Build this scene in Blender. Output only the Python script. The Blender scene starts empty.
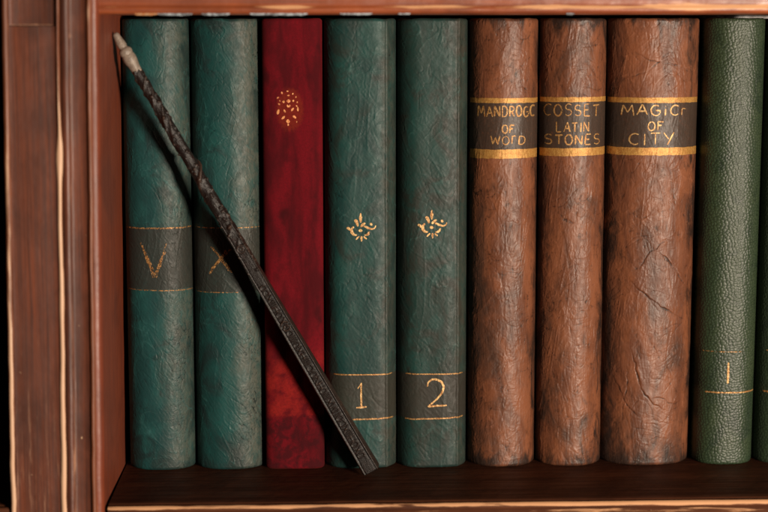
import bpy, math
import numpy as np
from mathutils import Vector, Matrix

S = bpy.context.scene
COL = S.collection
MM = 0.001

# ------------------------------------------------------------------ camera
cam_d = bpy.data.cameras.new("camera")
cam = bpy.data.objects.new("camera", cam_d)
COL.objects.link(cam)
PITCH, YAW, ROLL = 0.13318, 0.03501, -0.00109
CAM = Vector((-0.02977, -0.85, 0.22405))
fw = Vector((math.sin(YAW) * math.cos(PITCH), math.cos(YAW) * math.cos(PITCH), -math.sin(PITCH)))
rt = fw.cross(Vector((0, 0, 1))).normalized()
up = rt.cross(fw)
r2 = rt * math.cos(ROLL) + up * math.sin(ROLL)
u2 = r2.cross(fw)
M = Matrix((r2, u2, -fw)).transposed().to_4x4()
M.translation = CAM
cam.matrix_world = M
cam_d.sensor_width = 36
cam_d.lens = 1700 / 768 * 36
cam_d.clip_start = 0.01
cam_d.clip_end = 50
cam_d.dof.use_dof = True
cam_d.dof.focus_distance = 0.86
cam_d.dof.aperture_fstop = 5.6
S.camera = cam

# ------------------------------------------------------------------ world, light, exposure
W = bpy.data.worlds.new("World")
S.world = W
W.use_nodes = True
bg = W.node_tree.nodes["Background"]
bg.inputs[0].default_value = (0.9, 0.75, 0.62, 1)
bg.inputs[1].default_value = 0.004
S.view_settings.view_transform = 'Standard'
S.view_settings.look = 'None'
S.view_settings.exposure = 0
S.view_settings.gamma = 1


def lamp(name, loc, target, power, size, color):
    d = bpy.data.lights.new(name, 'AREA')
    d.shape = 'DISK'
    d.size = size
    d.energy = power
    d.color = color
    o = bpy.data.objects.new(name, d)
    COL.objects.link(o)
    o.location = loc
    o.rotation_euler = (Vector(target) - Vector(loc)).to_track_quat('-Z', 'Y').to_euler()
    return o


lamp("key_lamp", (0.62, -1.12, 0.08), (0.02, 0, 0.12), 24, 0.2, (1.0, 0.84, 0.68))

# ------------------------------------------------------------------ measuring helpers (photo measurements -> millimetres on the spine plane)
_zy = [17, 100, 154, 228, 289, 354, 395, 419, 467]
_zz = [229, 188.5, 161.8, 124.5, 93.2, 59.5, 38.2, 25.6, 1]


def ZM(y):
    return float(np.interp(y, _zy, _zz))


def XM(px, y=125):
    return (px - 383.5) * (0.4985 + (y - 17) / 447 * 0.0173)


# ------------------------------------------------------------------ numpy noise
def _hash(ix, iy, seed):
    h = (ix.astype(np.int64) * 374761393 + iy.astype(np.int64) * 668265263 + seed * 974634777) & 0xFFFFFFFF
    h = ((h ^ (h >> 13)) * 1274126177) & 0xFFFFFFFF
    h = ((h ^ (h >> 16)) * 2246822519) & 0xFFFFFFFF
    return ((h ^ (h >> 15)) & 0xFFFFFF) / float(0x1000000)


def perlin(x, y, seed=0):
    x0 = np.floor(x); y0 = np.floor(y)
    fx = x - x0; fy = y - y0
    sx = fx * fx * fx * (fx * (fx * 6 - 15) + 10)
    sy = fy * fy * fy * (fy * (fy * 6 - 15) + 10)

    def g(dx, dy):
        a = _hash(x0 + dx, y0 + dy, seed) * 2 * np.pi
        return np.cos(a) * (fx - dx) + np.sin(a) * (fy - dy)
    a = g(0, 0) * (1 - sx) + g(1, 0) * sx
    b = g(0, 1) * (1 - sx) + g(1, 1) * sx
    return (a * (1 - sy) + b * sy) * 1.5


def fbm(x, y, seed=0, o=4, gain=0.5):
    r = 0; a = 1; t = 0
    for i in range(o):
        r = r + a * perlin(x * 2 ** i, y * 2 ** i, seed + 17 * i); t += a; a *= gain
    return r / t


def worley(x, y, seed=0):
    x0 = np.floor(x); y0 = np.floor(y)
    f1 = np.full(x.shape, 9.0); f2 = np.full(x.shape, 9.0)
    for dx in (-1, 0, 1):
        for dy in (-1, 0, 1):
            cx = x0 + dx; cy = y0 + dy
            px = cx + 0.1 + 0.8 * _hash(cx, cy, seed); py = cy + 0.1 + 0.8 * _hash(cx, cy, seed + 5)
            d = np.hypot(px - x, py - y)
            f2 = np.where(d < f1, f1, np.minimum(f2, d)); f1 = np.minimum(f1, d)
    return f1, f2


def ss(a, b, x):
    t = np.clip((x - a) / (b - a), 0, 1)
    return t * t * (3 - 2 * t)


def creases(x, y, scale, seed, sharp=0.05, warp=0.6, aniso=(1, 1)):
    """thin sharp fold lines, 0..1"""
    wx = x / scale + warp * perlin(x / scale * 0.7, y / scale * 0.7, seed + 31)
    wy = y / scale + warp * perlin(x / scale * 0.7 + 9, y / scale * 0.7, seed + 57)
    n = perlin(wx * aniso[0], wy * aniso[1], seed)
    m = ss(-0.1, 0.35, perlin(x / scale * 0.5 + 3, y / scale * 0.5, seed + 91))
    return np.exp(-np.abs(n) / sharp) * m


# ------------------------------------------------------------------ mesh helpers
def mesh_obj(name, verts, faces, mat, parent=None, smooth=True, attrs=None):
    """verts in world millimetres; stored in metres relative to the parent's origin"""
    v = np.asarray(verts, dtype=np.float64) * MM
    p = parent
    while p is not None:
        v = v - np.array(p.location)
        p = p.parent
    me = bpy.data.meshes.new(name)
    if isinstance(faces, np.ndarray):
        nf = len(faces); k = faces.shape[1]
        me.vertices.add(len(v)); me.vertices.foreach_set('co', v.astype(np.float32).ravel())
        me.loops.add(nf * k); me.loops.foreach_set('vertex_index', faces.astype(np.int32).ravel())
        me.polygons.add(nf); me.polygons.foreach_set('loop_start', np.arange(0, nf * k, k, dtype=np.int32))
        me.update(calc_edges=True); me.validate()
    else:
        me.from_pydata([tuple(q) for q in v], [], faces); me.update()
    if attrs:
        for an, av in attrs.items():
            at = me.attributes.new(an, 'FLOAT', 'POINT'); at.data.foreach_set('value', np.asarray(av, dtype=np.float32).ravel())
    me.polygons.foreach_set('use_smooth', np.full(len(me.polygons), smooth))
    me.materials.append(mat)
    o = bpy.data.objects.new(name, me)
    COL.objects.link(o)
    if parent is not None:
        o.parent = parent
    return o


def empty(name, loc_mm, label, cat, group=None):
    o = bpy.data.objects.new(name, None)
    o.empty_display_size = 0.01
    COL.objects.link(o)
    o.location = Vector(loc_mm) * MM
    o['label'] = label; o['category'] = cat
    if group:
        o['group'] = group
    return o


def grid_faces(nu, nv, closed=False):
    i = np.arange(nu if closed else nu - 1); j = np.arange(nv - 1)
    I, J = np.meshgrid(i, j, indexing='ij')
    I2 = (I + 1) % nu
    return np.stack([I * nv + J, I2 * nv + J, I2 * nv + J + 1, I * nv + J + 1], -1).reshape(-1, 4)


# ------------------------------------------------------------------ material helpers
class NT:
    def __init__(self, name):
        self.m = bpy.data.materials.new(name); self.m.use_nodes = True
        self.t = self.m.node_tree; self.t.nodes.clear()
        self.out = self.n('ShaderNodeOutputMaterial'); self.b = self.n('ShaderNodeBsdfPrincipled')
        self.l(self.b.outputs[0], self.out.inputs[0])
        tc = self.n('ShaderNodeTexCoord'); mp = self.n('ShaderNodeMapping')
        mp.inputs['Scale'].default_value = (1000, 1000, 1000)
        self.l(tc.outputs['Object'], mp.inputs[0]); self.co = mp.outputs[0]     # millimetres

    def n(self, t): return self.t.nodes.new(t)
    def l(self, a, b): self.t.links.new(a, b)

    def set(self, sock, v):
        if hasattr(v, 'is_linked') or isinstance(v, bpy.types.NodeSocket): self.l(v, sock)
        else: sock.default_value = v

    def scale(self, s, loc=(0, 0, 0), rot=(0, 0, 0)):
        mp = self.n('ShaderNodeMapping'); mp.inputs['Scale'].default_value = s; mp.inputs['Location'].default_value = loc
        mp.inputs['Rotation'].default_value = rot
        self.l(self.co, mp.inputs[0]); return mp.outputs[0]

    def noise(self, sc, detail=4, rough=0.55, dist=0, co=None, w=None):
        x = self.n('ShaderNodeTexNoise'); x.inputs['Scale'].default_value = sc; x.inputs['Detail'].default_value = detail
        x.inputs['Roughness'].default_value = rough; x.inputs['Distortion'].default_value = dist
        self.l(co or self.co, x.inputs['Vector']); return x.outputs['Fac']

    def vor(self, sc, feat='DISTANCE_TO_EDGE', co=None, rnd=1):
        x = self.n('ShaderNodeTexVoronoi'); x.feature = feat; x.inputs['Scale'].default_value = sc
        x.inputs['Randomness'].default_value = rnd
        self.l(co or self.co, x.inputs['Vector']); return x.outputs['Distance']

    def ramp(self, f, a, b, lo=0.0, hi=1.0):
        x = self.n('ShaderNodeMapRange'); x.interpolation_type = 'SMOOTHSTEP'
        self.set(x.inputs['Value'], f)
        x.inputs['From Min'].default_value = a; x.inputs['From Max'].default_value = b
        x.inputs['To Min'].default_value = lo; x.inputs['To Max'].default_value = hi
        return x.outputs[0]

    def mix(self, f, a, b, mode='MIX'):
        x = self.n('ShaderNodeMix'); x.data_type = 'RGBA'; x.blend_type = mode
        self.set(x.inputs[0], f)
        for s, v in ((x.inputs[6], a), (x.inputs[7], b)):
            self.set(s, (*v, 1) if isinstance(v, tuple) and len(v) == 3 else v)
        return x.outputs[2]

    def math(self, op, a, b=0.0):
        x = self.n('ShaderNodeMath'); x.operation = op
        self.set(x.inputs[0], a); self.set(x.inputs[1], b); return x.outputs[0]

    def attr(self, name):
        x = self.n('ShaderNodeAttribute'); x.attribute_name = name; return x.outputs['Fac']

    def z(self):
        x = self.n('ShaderNodeSeparateXYZ'); self.l(self.co, x.inputs[0]); return x.outputs

    def bump(self, h, dist, strength=1.0, normal=None):
        x = self.n('ShaderNodeBump'); x.inputs['Distance'].default_value = dist; x.inputs['Strength'].default_value = strength
        self.set(x.inputs['Height'], h)
        if normal: self.l(normal, x.inputs['Normal'])
        return x.outputs[0]

    def fin(self, color, rough, spec=0.5, metal=0.0, normal=None, alpha=None):
        b = self.b
        self.set(b.inputs['Base Color'], (*color, 1) if isinstance(color, tuple) else color)
        self.set(b.inputs['Roughness'], rough); self.set(b.inputs['Specular IOR Level'], spec); self.set(b.inputs['Metallic'], metal)
        if normal: self.l(normal, b.inputs['Normal'])
        if alpha is not None: self.set(b.inputs['Alpha'], alpha)
        return self.m


def leather(name, cA, cB, cC, band=None, band_col=(0.03, 0.028, 0.026), band_amt=0.85, seed=0, crack=0.0, crack_scale=0.55,
            wear_sheen_col=None, wear_sheen_x=None, rough=(0.36, 0.55), dark=0.5, spec=0.5, fine=0.05, blotC=(0.52, 0.68), zst=0.8, ridge_light=0.5, speck=0.25, edge=0.0, edge_shade_col=(0.03, 0.018, 0.014)):
    """aged leather: blotchy dye, darker dye settled in the folds, painted label band, fine grain"""
    m = NT(name)
    off = m.scale((1, 1, 0.7 * zst), (seed * 67.1, seed * 29.0, seed * 41.3))
    n1 = m.noise(0.075, 5, 0.6, 0.8, off)
    n2 = m.noise(0.05, 6, 0.65, 1.5 * zst, m.scale((1, 1, zst), (seed * 73.7 + 50, seed * 41.0, seed * 57.0)))
    n3 = m.noise(0.5, 5, 0.65, 0.5, off)
    c = m.mix(m.ramp(n1, 0.38, 0.62), cA, cB)
    c = m.mix(m.ramp(n2, blotC[0], blotC[1]), c, cC)
    c = m.mix(m.ramp(n3, 0.35, 0.7, 0.0, speck), c, cC)
    z = m.z()
    if wear_sheen_col:  # painted sheen on the teal spines, pale worn ridge on the greens
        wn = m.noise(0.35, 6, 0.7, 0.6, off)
        wm = m.math('MULTIPLY', m.ramp(m.math('ADD', z[0], m.math('MULTIPLY', m.math('SUBTRACT', m.noise(0.09, 6, 0.65, 0.8, m.scale((1, 1, 0.5), (seed * 9, 1, 4))), 0.5), wear_sheen_x[3])), wear_sheen_x[0], wear_sheen_x[1]), m.ramp(wn, 0.30, 0.62, 0.25, 1))
        wm = m.math('MULTIPLY', wm, wear_sheen_x[2])
        c = m.mix(wm, c, wear_sheen_col)
    if edge:  # dark edge patina, also painting in the shade along edges and ends
        ed = m.attr('border_shade')
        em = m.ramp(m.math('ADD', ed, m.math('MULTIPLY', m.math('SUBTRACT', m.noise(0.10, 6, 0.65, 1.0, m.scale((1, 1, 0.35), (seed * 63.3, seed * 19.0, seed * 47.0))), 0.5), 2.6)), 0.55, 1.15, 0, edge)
        c = m.mix(em, c, edge_shade_col)
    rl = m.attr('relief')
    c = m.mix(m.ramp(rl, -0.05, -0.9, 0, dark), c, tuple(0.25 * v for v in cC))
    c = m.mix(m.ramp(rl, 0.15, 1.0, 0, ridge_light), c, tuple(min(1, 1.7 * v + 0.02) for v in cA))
    if band:
        edge = m.math('MULTIPLY', m.math('SUBTRACT', m.noise(0.5, 3, 0.5), 0.5), 1.6)
        zz = m.math('ADD', z[2], edge)
        bm = m.math('MULTIPLY', m.ramp(zz, band[0] - 0.5, band[0] + 0.5), m.ramp(zz, band[1] - 0.5, band[1] + 0.5, 1, 0))
        bm = m.math('MULTIPLY', bm, m.ramp(m.noise(0.6, 5, 0.7, 0.3), 0.25, 0.5, band_amt * 0.7, band_amt))
        c = m.mix(bm, c, band_col)
    r = m.ramp(n3, 0.3, 0.7, rough[0], rough[1])
    nrm = m.bump(m.noise(2.6, 4, 0.6), 0.001 * fine, 1.0)
    if crack:
        warp = m.n('ShaderNodeTexNoise'); warp.inputs['Scale'].default_value = 0.5; m.l(m.co, warp.inputs['Vector'])
        ad = m.n('ShaderNodeVectorMath'); ad.operation = 'MULTIPLY_ADD'
        m.l(warp.outputs['Color'], ad.inputs[0]); ad.inputs[1].default_value = (2.2, 2.2, 2.2); m.l(m.co, ad.inputs[2])
        v = m.vor(crack_scale, 'DISTANCE_TO_EDGE', ad.outputs[0])
        hgt = m.ramp(v, 0.0, 0.16)
        nrm = m.bump(hgt, 0.001 * crack, 1.0, nrm)
    return m.fin(c, r, spec, 0, nrm)


def gold_paint(name, col=(0.62, 0.36, 0.10), wear=0.42, rough=0.5, metal=0.35, dark=(0.30, 0.12, 0.03)):
    m = NT(name)
    c = m.mix(m.ramp(m.noise(0.55, 5, 0.7, 0.4), 0.35, 0.65), col, dark)
    c = m.mix(m.ramp(m.noise(1.7, 3, 0.6), 0.5, 0.75, 0, 0.8), c, (min(1, col[0] * 1.35), min(1, col[1] * 1.5), min(1, col[2] * 2.0)))
    a = m.ramp(m.noise(1.15, 5, 0.75, 0.3), wear - 0.07, wear + 0.06)
    return m.fin(c, rough, 0.5, metal, m.bump(m.noise(2.2, 4, 0.6), 0.00012), a)


def wood(name, cols, axis, rough=(0.28, 0.5), worn=None, seed=0, bump=0.12, grain=1.0, spec=0.5, streak=0.6):
    """varnished wood, grain along `axis`"""
    m = NT(name)
    s = [0.55 * grain] * 3; s[axis] = 0.012 * grain
    co = m.scale(tuple(s), (seed * 13.1, seed * 5.3, seed * 9.7))
    g1 = m.noise(1.0, 6, 0.62, 0.35, co)
    s2 = [2.0 * grain] * 3; s2[axis] = 0.02 * grain
    g2 = m.noise(1.0, 4, 0.6, 0.2, m.scale(tuple(s2), (seed, 2, 7)))
    big = m.noise(0.022, 4, 0.6, 0.4, m.scale((1, 1, 1), (seed * 31, 5, 9)))
    c = m.mix(m.ramp(g1, 0.35, 0.65), cols[0], cols[1])
    c = m.mix(m.ramp(g2, 0.45, 0.75, 0, streak), c, cols[2])
    c = m.mix(m.ramp(big, 0.42, 0.68, 0, 0.55), c, cols[2])
    if worn:
        wcol, lo, hi = worn
        s3 = [0.5] * 3; s3[axis] = 0.035
        wn = m.noise(1.0, 5, 0.65, 0.5, m.scale(tuple(s3), (seed * 3, 8, 1)))
        a = m.attr('wear')
        k = m.ramp(m.math('ADD', a, m.math('SUBTRACT', wn, 0.5)), lo, hi)
        c = m.mix(k, c, wcol)
    s4 = [3.0] * 3; s4[axis] = 0.05
    scr_ = m.ramp(m.noise(1.0, 3, 0.7, 0.1, m.scale(tuple(s4), (seed * 4 + 2, 6, 3))), 0.66, 0.74, 0, 0.55)
    c = m.mix(scr_, c, tuple(min(1, 1.5 * v + 0.03) for v in cols[0]))
    sp = m.ramp(m.noise(0.30, 2, 0.5), 0.775, 0.80)
    c = m.mix(sp, c, (0.55, 0.36, 0.22))
    r = m.ramp(g1, 0.3, 0.7, rough[0], rough[1])
    h = m.math('ADD', m.math('MULTIPLY', g1, 0.6), m.math('MULTIPLY', g2, 0.4))
    return m.fin(c, r, spec, 0, m.bump(h, 0.001 * bump, 1.0, m.bump(m.noise(0.06, 3, 0.5), 0.0012, 0.5)))


# ------------------------------------------------------------------ bookcase
case = empty("bookcase", (0, 80, -20), "old varnished red-brown wooden bookcase with worn moulded post holding the row of books", "bookcase")
LEAN = 0.012


POST = None


def strip_along_z(name, prof, mat, z0, z1, seed, amp=0.35, wear=None, nz=260, cap=False):
    """extrude an XY profile (mm) upward, hand-worn: edges wander a little"""
    prof = np.array(prof, float); zs = np.linspace(z0, z1, nz)
    n = len(prof)
    X = prof[:, 0][:, None] + LEAN * (zs[None] - 120) + amp * fbm(zs[None] / 26 + 0 * prof[:, :1], prof[:, :1] * 0.02 + seed, seed, 3)
    Y = prof[:, 1][:, None] + 0.3 * amp * fbm(zs[None] / 15 + 0 * prof[:, :1], prof[:, :1] * 0.05 + seed, seed + 3, 3)
    Z = zs[None] + 0 * X
    w = np.zeros((n, nz)) if wear is None else wear(np.linspace(0, 1, n)[:, None], zs[None]) + 0 * X
    return mesh_obj(name, np.stack([X, Y, Z], -1).reshape(-1, 3), grid_faces(n, nz), mat, POST or case, True, {'wear': w})


WOOD_POST = wood("post_varnished_wood", [(0.180, 0.052, 0.026), (0.105, 0.031, 0.017), (0.036, 0.013, 0.009)], 2, seed=1, rough=(0.4, 0.6), streak=0.9,
                 worn=((0.36, 0.18, 0.11), 0.52, 0.80))
WOOD_EDGE = wood("worn_moulding_wood", [(0.24, 0.075, 0.03), (0.17, 0.05, 0.02), (0.10, 0.03, 0.014)], 2, seed=2, rough=(0.4, 0.6),
                 worn=((0.66, 0.41, 0.26), 0.38, 0.66))
WOOD_SIDE = wood("inner_side_red_wood", [(0.23, 0.050, 0.020), (0.15, 0.034, 0.016), (0.09, 0.022, 0.012)], 2, seed=3, rough=(0.35, 0.55),
                 worn=((0.34, 0.12, 0.05), 0.8, 1.0))
WOOD_TOP = wood("upper_board_wood", [(0.36, 0.092, 0.032), (0.24, 0.055, 0.02), (0.11, 0.028, 0.013)], 0, seed=4, rough=(0.3, 0.5),
                worn=((0.72, 0.38, 0.19), 0.45, 0.70))
WOOD_FLOOR = wood("shelf_dark_wood", [(0.125, 0.042, 0.019), (0.080, 0.027, 0.013), (0.035, 0.013, 0.008)], 0, seed=5, rough=(0.5, 0.7), spec=0.12,
                  worn=((0.62, 0.33, 0.17), 0.5, 0.72))
WOOD_BACK = wood("back_panel_wood", [(0.03, 0.014, 0.009), (0.022, 0.01, 0.007), (0.012, 0.006, 0.005)], 2, seed=6)


def arc(x0, x1, y, bulge, n=9):
    t = np.linspace(0, 1, n)
    return [(x0 + (x1 - x0) * a, y - bulge * math.sin(math.pi * a) ** 0.8) for a in t]


ZB, ZT = -45, 275
YF = -66
# left return of the post + panels + three rounded edge mouldings + inner side
POST = strip_along_z("post", [(-177.2, 170), (-177.2, 60), (-177.0, YF + 1)], WOOD_POST, ZB, ZT, 11, 0.25)
strip_along_z("edge_moulding", arc(-176.9, -174.2, YF, 0.9), WOOD_EDGE, ZB, ZT, 12, 0.45,
              lambda u, z: 0.52 * np.sin(np.pi * u) + 0.18 - 0.0022 * (z - 60) - 0.25 * ss(170, 235, z))  # real wear, its paleness toward the foot partly light painted in
strip_along_z("panel", [(-174.2, YF + 0.3), (-173.6, YF + 0.35)] + [(-173.4 + 0.1 + i * 1.95, YF + 0.4 - 0.25 * math.sin(i / 10 * math.pi)) for i in range(11)] + [(-153.6, YF + 0.35), (-153.1, YF + 0.2)],
              WOOD_POST, ZB, 225.2, 13, 0.18, lambda u, z: 0.30 + 0.22 * ss(170, 0, z) + 0 * u)
strip_along_z("panel", [(-174.2, YF + 0.2), (-173.5, YF + 1.2), (-173.2, YF + 1.3), (-163.5, YF + 1.0), (-153.8, YF + 1.3), (-153.5, YF + 1.2), (-153.1, YF + 0.2)],
              WOOD_POST, 225.6, ZT, 14, 0.15, lambda u, z: 0.1 + 0.75 * np.exp(-np.abs(z - 225.6) / 0.9) + 0 * u)


def wear2(u, z):
    return (0.62 * np.sin(np.pi * u) + 0.40 - 0.0016 * (z - 60) - 0.42 * ss(175, 200, z) + 0.3 * np.exp(-((z - 162) / 9) ** 2))  # bare wood plus some painted light, paler going down


def bead2(z0, z1):
    zs = np.linspace(z0, z1, 300); t = np.linspace(0, 1, 11)
    hw = 1.15 + 0.55 * np.exp(-((zs - 166) / 7) ** 2) - 0.35 * ss(170, 185, zs) + 0.15 * fbm(zs / 18, zs * 0, 5, 3) + 0.18 * ss(120, 0, zs)
    cx = -151.9 + LEAN * (zs - 120) + 0.5 * fbm(zs / 40, zs * 0 + 3.3, 8, 2)
    X = cx[None] + hw[None] * (2 * t[:, None] - 1)
    Y = YF - 0.9 * np.sin(np.pi * t[:, None]) ** 0.8 + 0 * X
    mesh_obj("edge_moulding", np.stack([X, Y, zs[None] + 0 * X], -1).reshape(-1, 3), grid_faces(11, 300), WOOD_EDGE, POST, True,
             {'wear': wear2(t[:, None], zs[None])})


bead2(ZB, ZT)
strip_along_z("panel", [(-153.0, YF + 0.4), (-150.6, YF + 0.4), (-149.9, YF - 0.9), (-148.2, YF - 1.3), (-146.9, YF - 0.6), (-146.5, YF + 0.6), (-145.6, YF + 0.9), (-142.5, YF + 0.6), (-139.5, YF + 0.9), (-138.9, YF + 0.3)],
              WOOD_POST, ZB, ZT, 15, 0.22,
              lambda u, z: 0.22 + 0.35 * np.exp(-((u - 0.5) / 0.12) ** 2) + 0.35 * np.exp(-np.abs(z - 221) / 1.0) * (u > 0.5) + 0.1 * ss(150, 0, z))
strip_along_z("edge_moulding", arc(-139.0, -136.6, YF + 0.2, 1.1), WOOD_EDGE, ZB, ZT, 16, 0.4,
              lambda u, z: 0.14 * np.sin(np.pi * u) + 0.04 - 0.0004 * (z - 60) + 0.3 * np.exp(-((z - 232) / 9) ** 2))
strip_along_z("inner_side", [(-136.7, YF + 0.2), (-135.2, YF + 0.35), (-134.0, YF + 1.3), (-133.4, YF + 3), (-133.2, YF + 8), (-133.0, -40), (-132.8, -20), (-132.6, 0), (-132.5, 40), (-132.5, 170)],
              WOOD_SIDE, ZB, 231.0, 17, 0.25, lambda u, z: 0.25 + 0.45 * ss(110, 0, z) + 0 * u)
strip_along_z("post_joint", [(-136.7, YF + 0.2), (-135.2, YF + 0.35), (-134.0, YF + 1.0), (-133.6, YF + 3), (-133.4, YF + 8)],
              WOOD_SIDE, 231.0, ZT, 17, 0.25)


def board(name, x0, x1, prof, mat, seed, wear, amp=0.3, nx=420):
    """extrude a YZ profile (mm) along X"""
    prof = np.array(prof, float); xs = np.linspace(x0, x1, nx); n = len(prof)
    Y = prof[:, 0][:, None] + amp * fbm(xs[None] / 30 + 0 * prof[:, :1], prof[:, 1:] * 0.08 + seed, seed, 3)
    Z = prof[:, 1][:, None] + 0.5 * amp * fbm(xs[None] / 35 + 0 * prof[:, :1], prof[:, :1] * 0.03 + seed, seed + 5, 3) * (prof[:, :1] < -55)
    X = xs[None] + 0 * Y
    w = wear(np.arange(n)[:, None] + 0 * X, X)
    return mesh_obj(name, np.stack([X, Y, Z], -1).reshape(-1, 3), grid_faces(n, nx), mat, case, True, {'wear': w})


# upper board: underside, rounded lower nose, worn face with a shallow step
pT = [(170, 230.6), (0, 230.6), (-56, 230.6), (-59.5, 230.5), (-61.0, 230.8), (-61.9, 231.6), (-62.2, 232.6), (-62.0, 233.6), (-61.4, 234.2),
      (-61.2, 234.8), (-61.5, 236.5), (-61.6, 240), (-61.3, 244), (-60, 246.5), (-50, 247), (170, 247)]
UPPER = board("upper_shelf", -132.9, 262, pT, WOOD_TOP, 21,
      lambda i, x: 0.16 + 0.55 * np.exp(-((i - 7.5) / 1.4) ** 2) * (0.45 + 0.9 * ss(-0.1, 0.4, fbm(x / 60, x * 0 + 2, 77, 2)) + 0.3 * ss(-60, 20, x)) + 0.18 * ss(30, 150, x))
# lower board: floor, rounded nose with worn bead, face below
pB = [(170, 0), (2, 0), (-20, 0), (-54, 0), (-58.5, 0.0), (-60.0, -0.1), (-60.9, -0.5), (-61.3, -1.0), (-61.6, -1.1), (-62.4, -0.4), (-63.6, -0.5), (-64.5, -1.5),
      (-64.7, -2.6), (-64.0, -3.6), (-63.4, -4.0), (-63.6, -8), (-63.4, -16), (-40, -17), (170, -17)]
board("lower_shelf", -133.2, 262, pB, WOOD_FLOOR, 22,
      lambda i, x: 0.05 + (0.72 + 0.22 * fbm(x / 25, x * 0, 19, 3)) * np.exp(-((i - 10.6) / 1.5) ** 2) + 0.34 * ss(12.5, 14, i) + 0.25 * np.exp(-((i - 6) / 0.9) ** 2) * ss(-0.2, 0.3, fbm(x / 30, x * 0, 12, 2)) + 0.1 * ss(0, 120, x) * ss(8, 9, i))
# the neighbouring bay past the post
board("lower_shelf", -330, -177.4, pB, WOOD_FLOOR, 23, lambda i, x: 0.05 + 0.4 * np.exp(-((i - 10.6) / 1.2) ** 2), nx=60)
board("upper_shelf", -330, -177.4, pT, WOOD_TOP, 24, lambda i, x: 0.16 + 0 * x, nx=60)
xs = np.array([-330, 262.]); zs = np.array([-45, 275.])
Xg, Zg = np.meshgrid(xs, zs, indexing='ij')
bp_v = np.concatenate([np.stack([Xg, Xg * 0 + 171, Zg], -1).reshape(-1, 3), np.stack([Xg, Xg * 0 + 176, Zg], -1).reshape(-1, 3)])
mesh_obj("back_panel", bp_v, [(0, 2, 3, 1), (4, 5, 7, 6), (0, 1, 5, 4), (2, 6, 7, 3), (0, 4, 6, 2), (1, 3, 7, 5)], WOOD_BACK, case, False)
# pale chipped paint flakes under the nose of the upper board
FLAKE = NT("pale_chipped_paint")
FLAKE = FLAKE.fin(FLAKE.mix(FLAKE.ramp(FLAKE.noise(0.5, 5, 0.7), 0.4, 0.6), (0.40, 0.47, 0.52), (0.10, 0.11, 0.12)), 0.7, 0.3)
rng = np.random.RandomState(4)


def flake(px0, px1, h, mat, zoff=0.0):
    x0 = XM(px0, 15) * 0.928 - 2.2; x1 = XM(px1, 15) * 0.928 - 2.2
    xs = np.linspace(x0, x1, max(8, int((x1 - x0) / 0.5)))
    u = np.linspace(0, 1, len(xs))
    top = 231.0 + 0 * xs; bot = 230.55 - 0.75 * h * (0.55 + 0.5 * fbm(xs / 3.0, xs * 0 + px0, 3, 3)) * np.minimum(1, np.minimum(u, 1 - u) * 8) + zoff
    F = np.stack([xs, -61.35 + 0 * xs, top], -1); G = np.stack([xs, -61.2 + 0 * xs, bot], -1)
    B = np.stack([xs, -60.6 + 0 * xs, top], -1); H = np.stack([xs, -60.6 + 0 * xs, bot], -1)
    V = np.concatenate([F, G, H, B]); n = len(xs)
    g = grid_faces(4, n)
    mesh_obj("paint_flake", V, g, mat, UPPER, False)


for a, b, h in ((160, 194, 1.3), (203, 231, 1.2), (251, 272, 1.0), (268, 308, 1.25), (340, 372, 0.7), (398, 410, 0.5), (566, 574, 0.8)):
    flake(a, b, h, FLAKE)
ORF = NT("orange_chipped_varnish")
ORF = ORF.fin(ORF.mix(ORF.ramp(ORF.noise(0.7, 4, 0.6), 0.4, 0.6), (0.42, 0.16, 0.05), (0.5, 0.3, 0.16)), 0.6, 0.3)
flake(137, 160, 1.1, ORF)

# ------------------------------------------------------------------ books
GROUP = "books in the shelf row"
H = 229.0
PAPER = NT("page_edges")
PAPER = PAPER.fin(PAPER.mix(PAPER.noise(6, 2, 0.5, 0, PAPER.scale((1, 0.02, 1))), (0.42, 0.33, 0.22), (0.25, 0.18, 0.11)), 0.8, 0.2)


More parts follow.
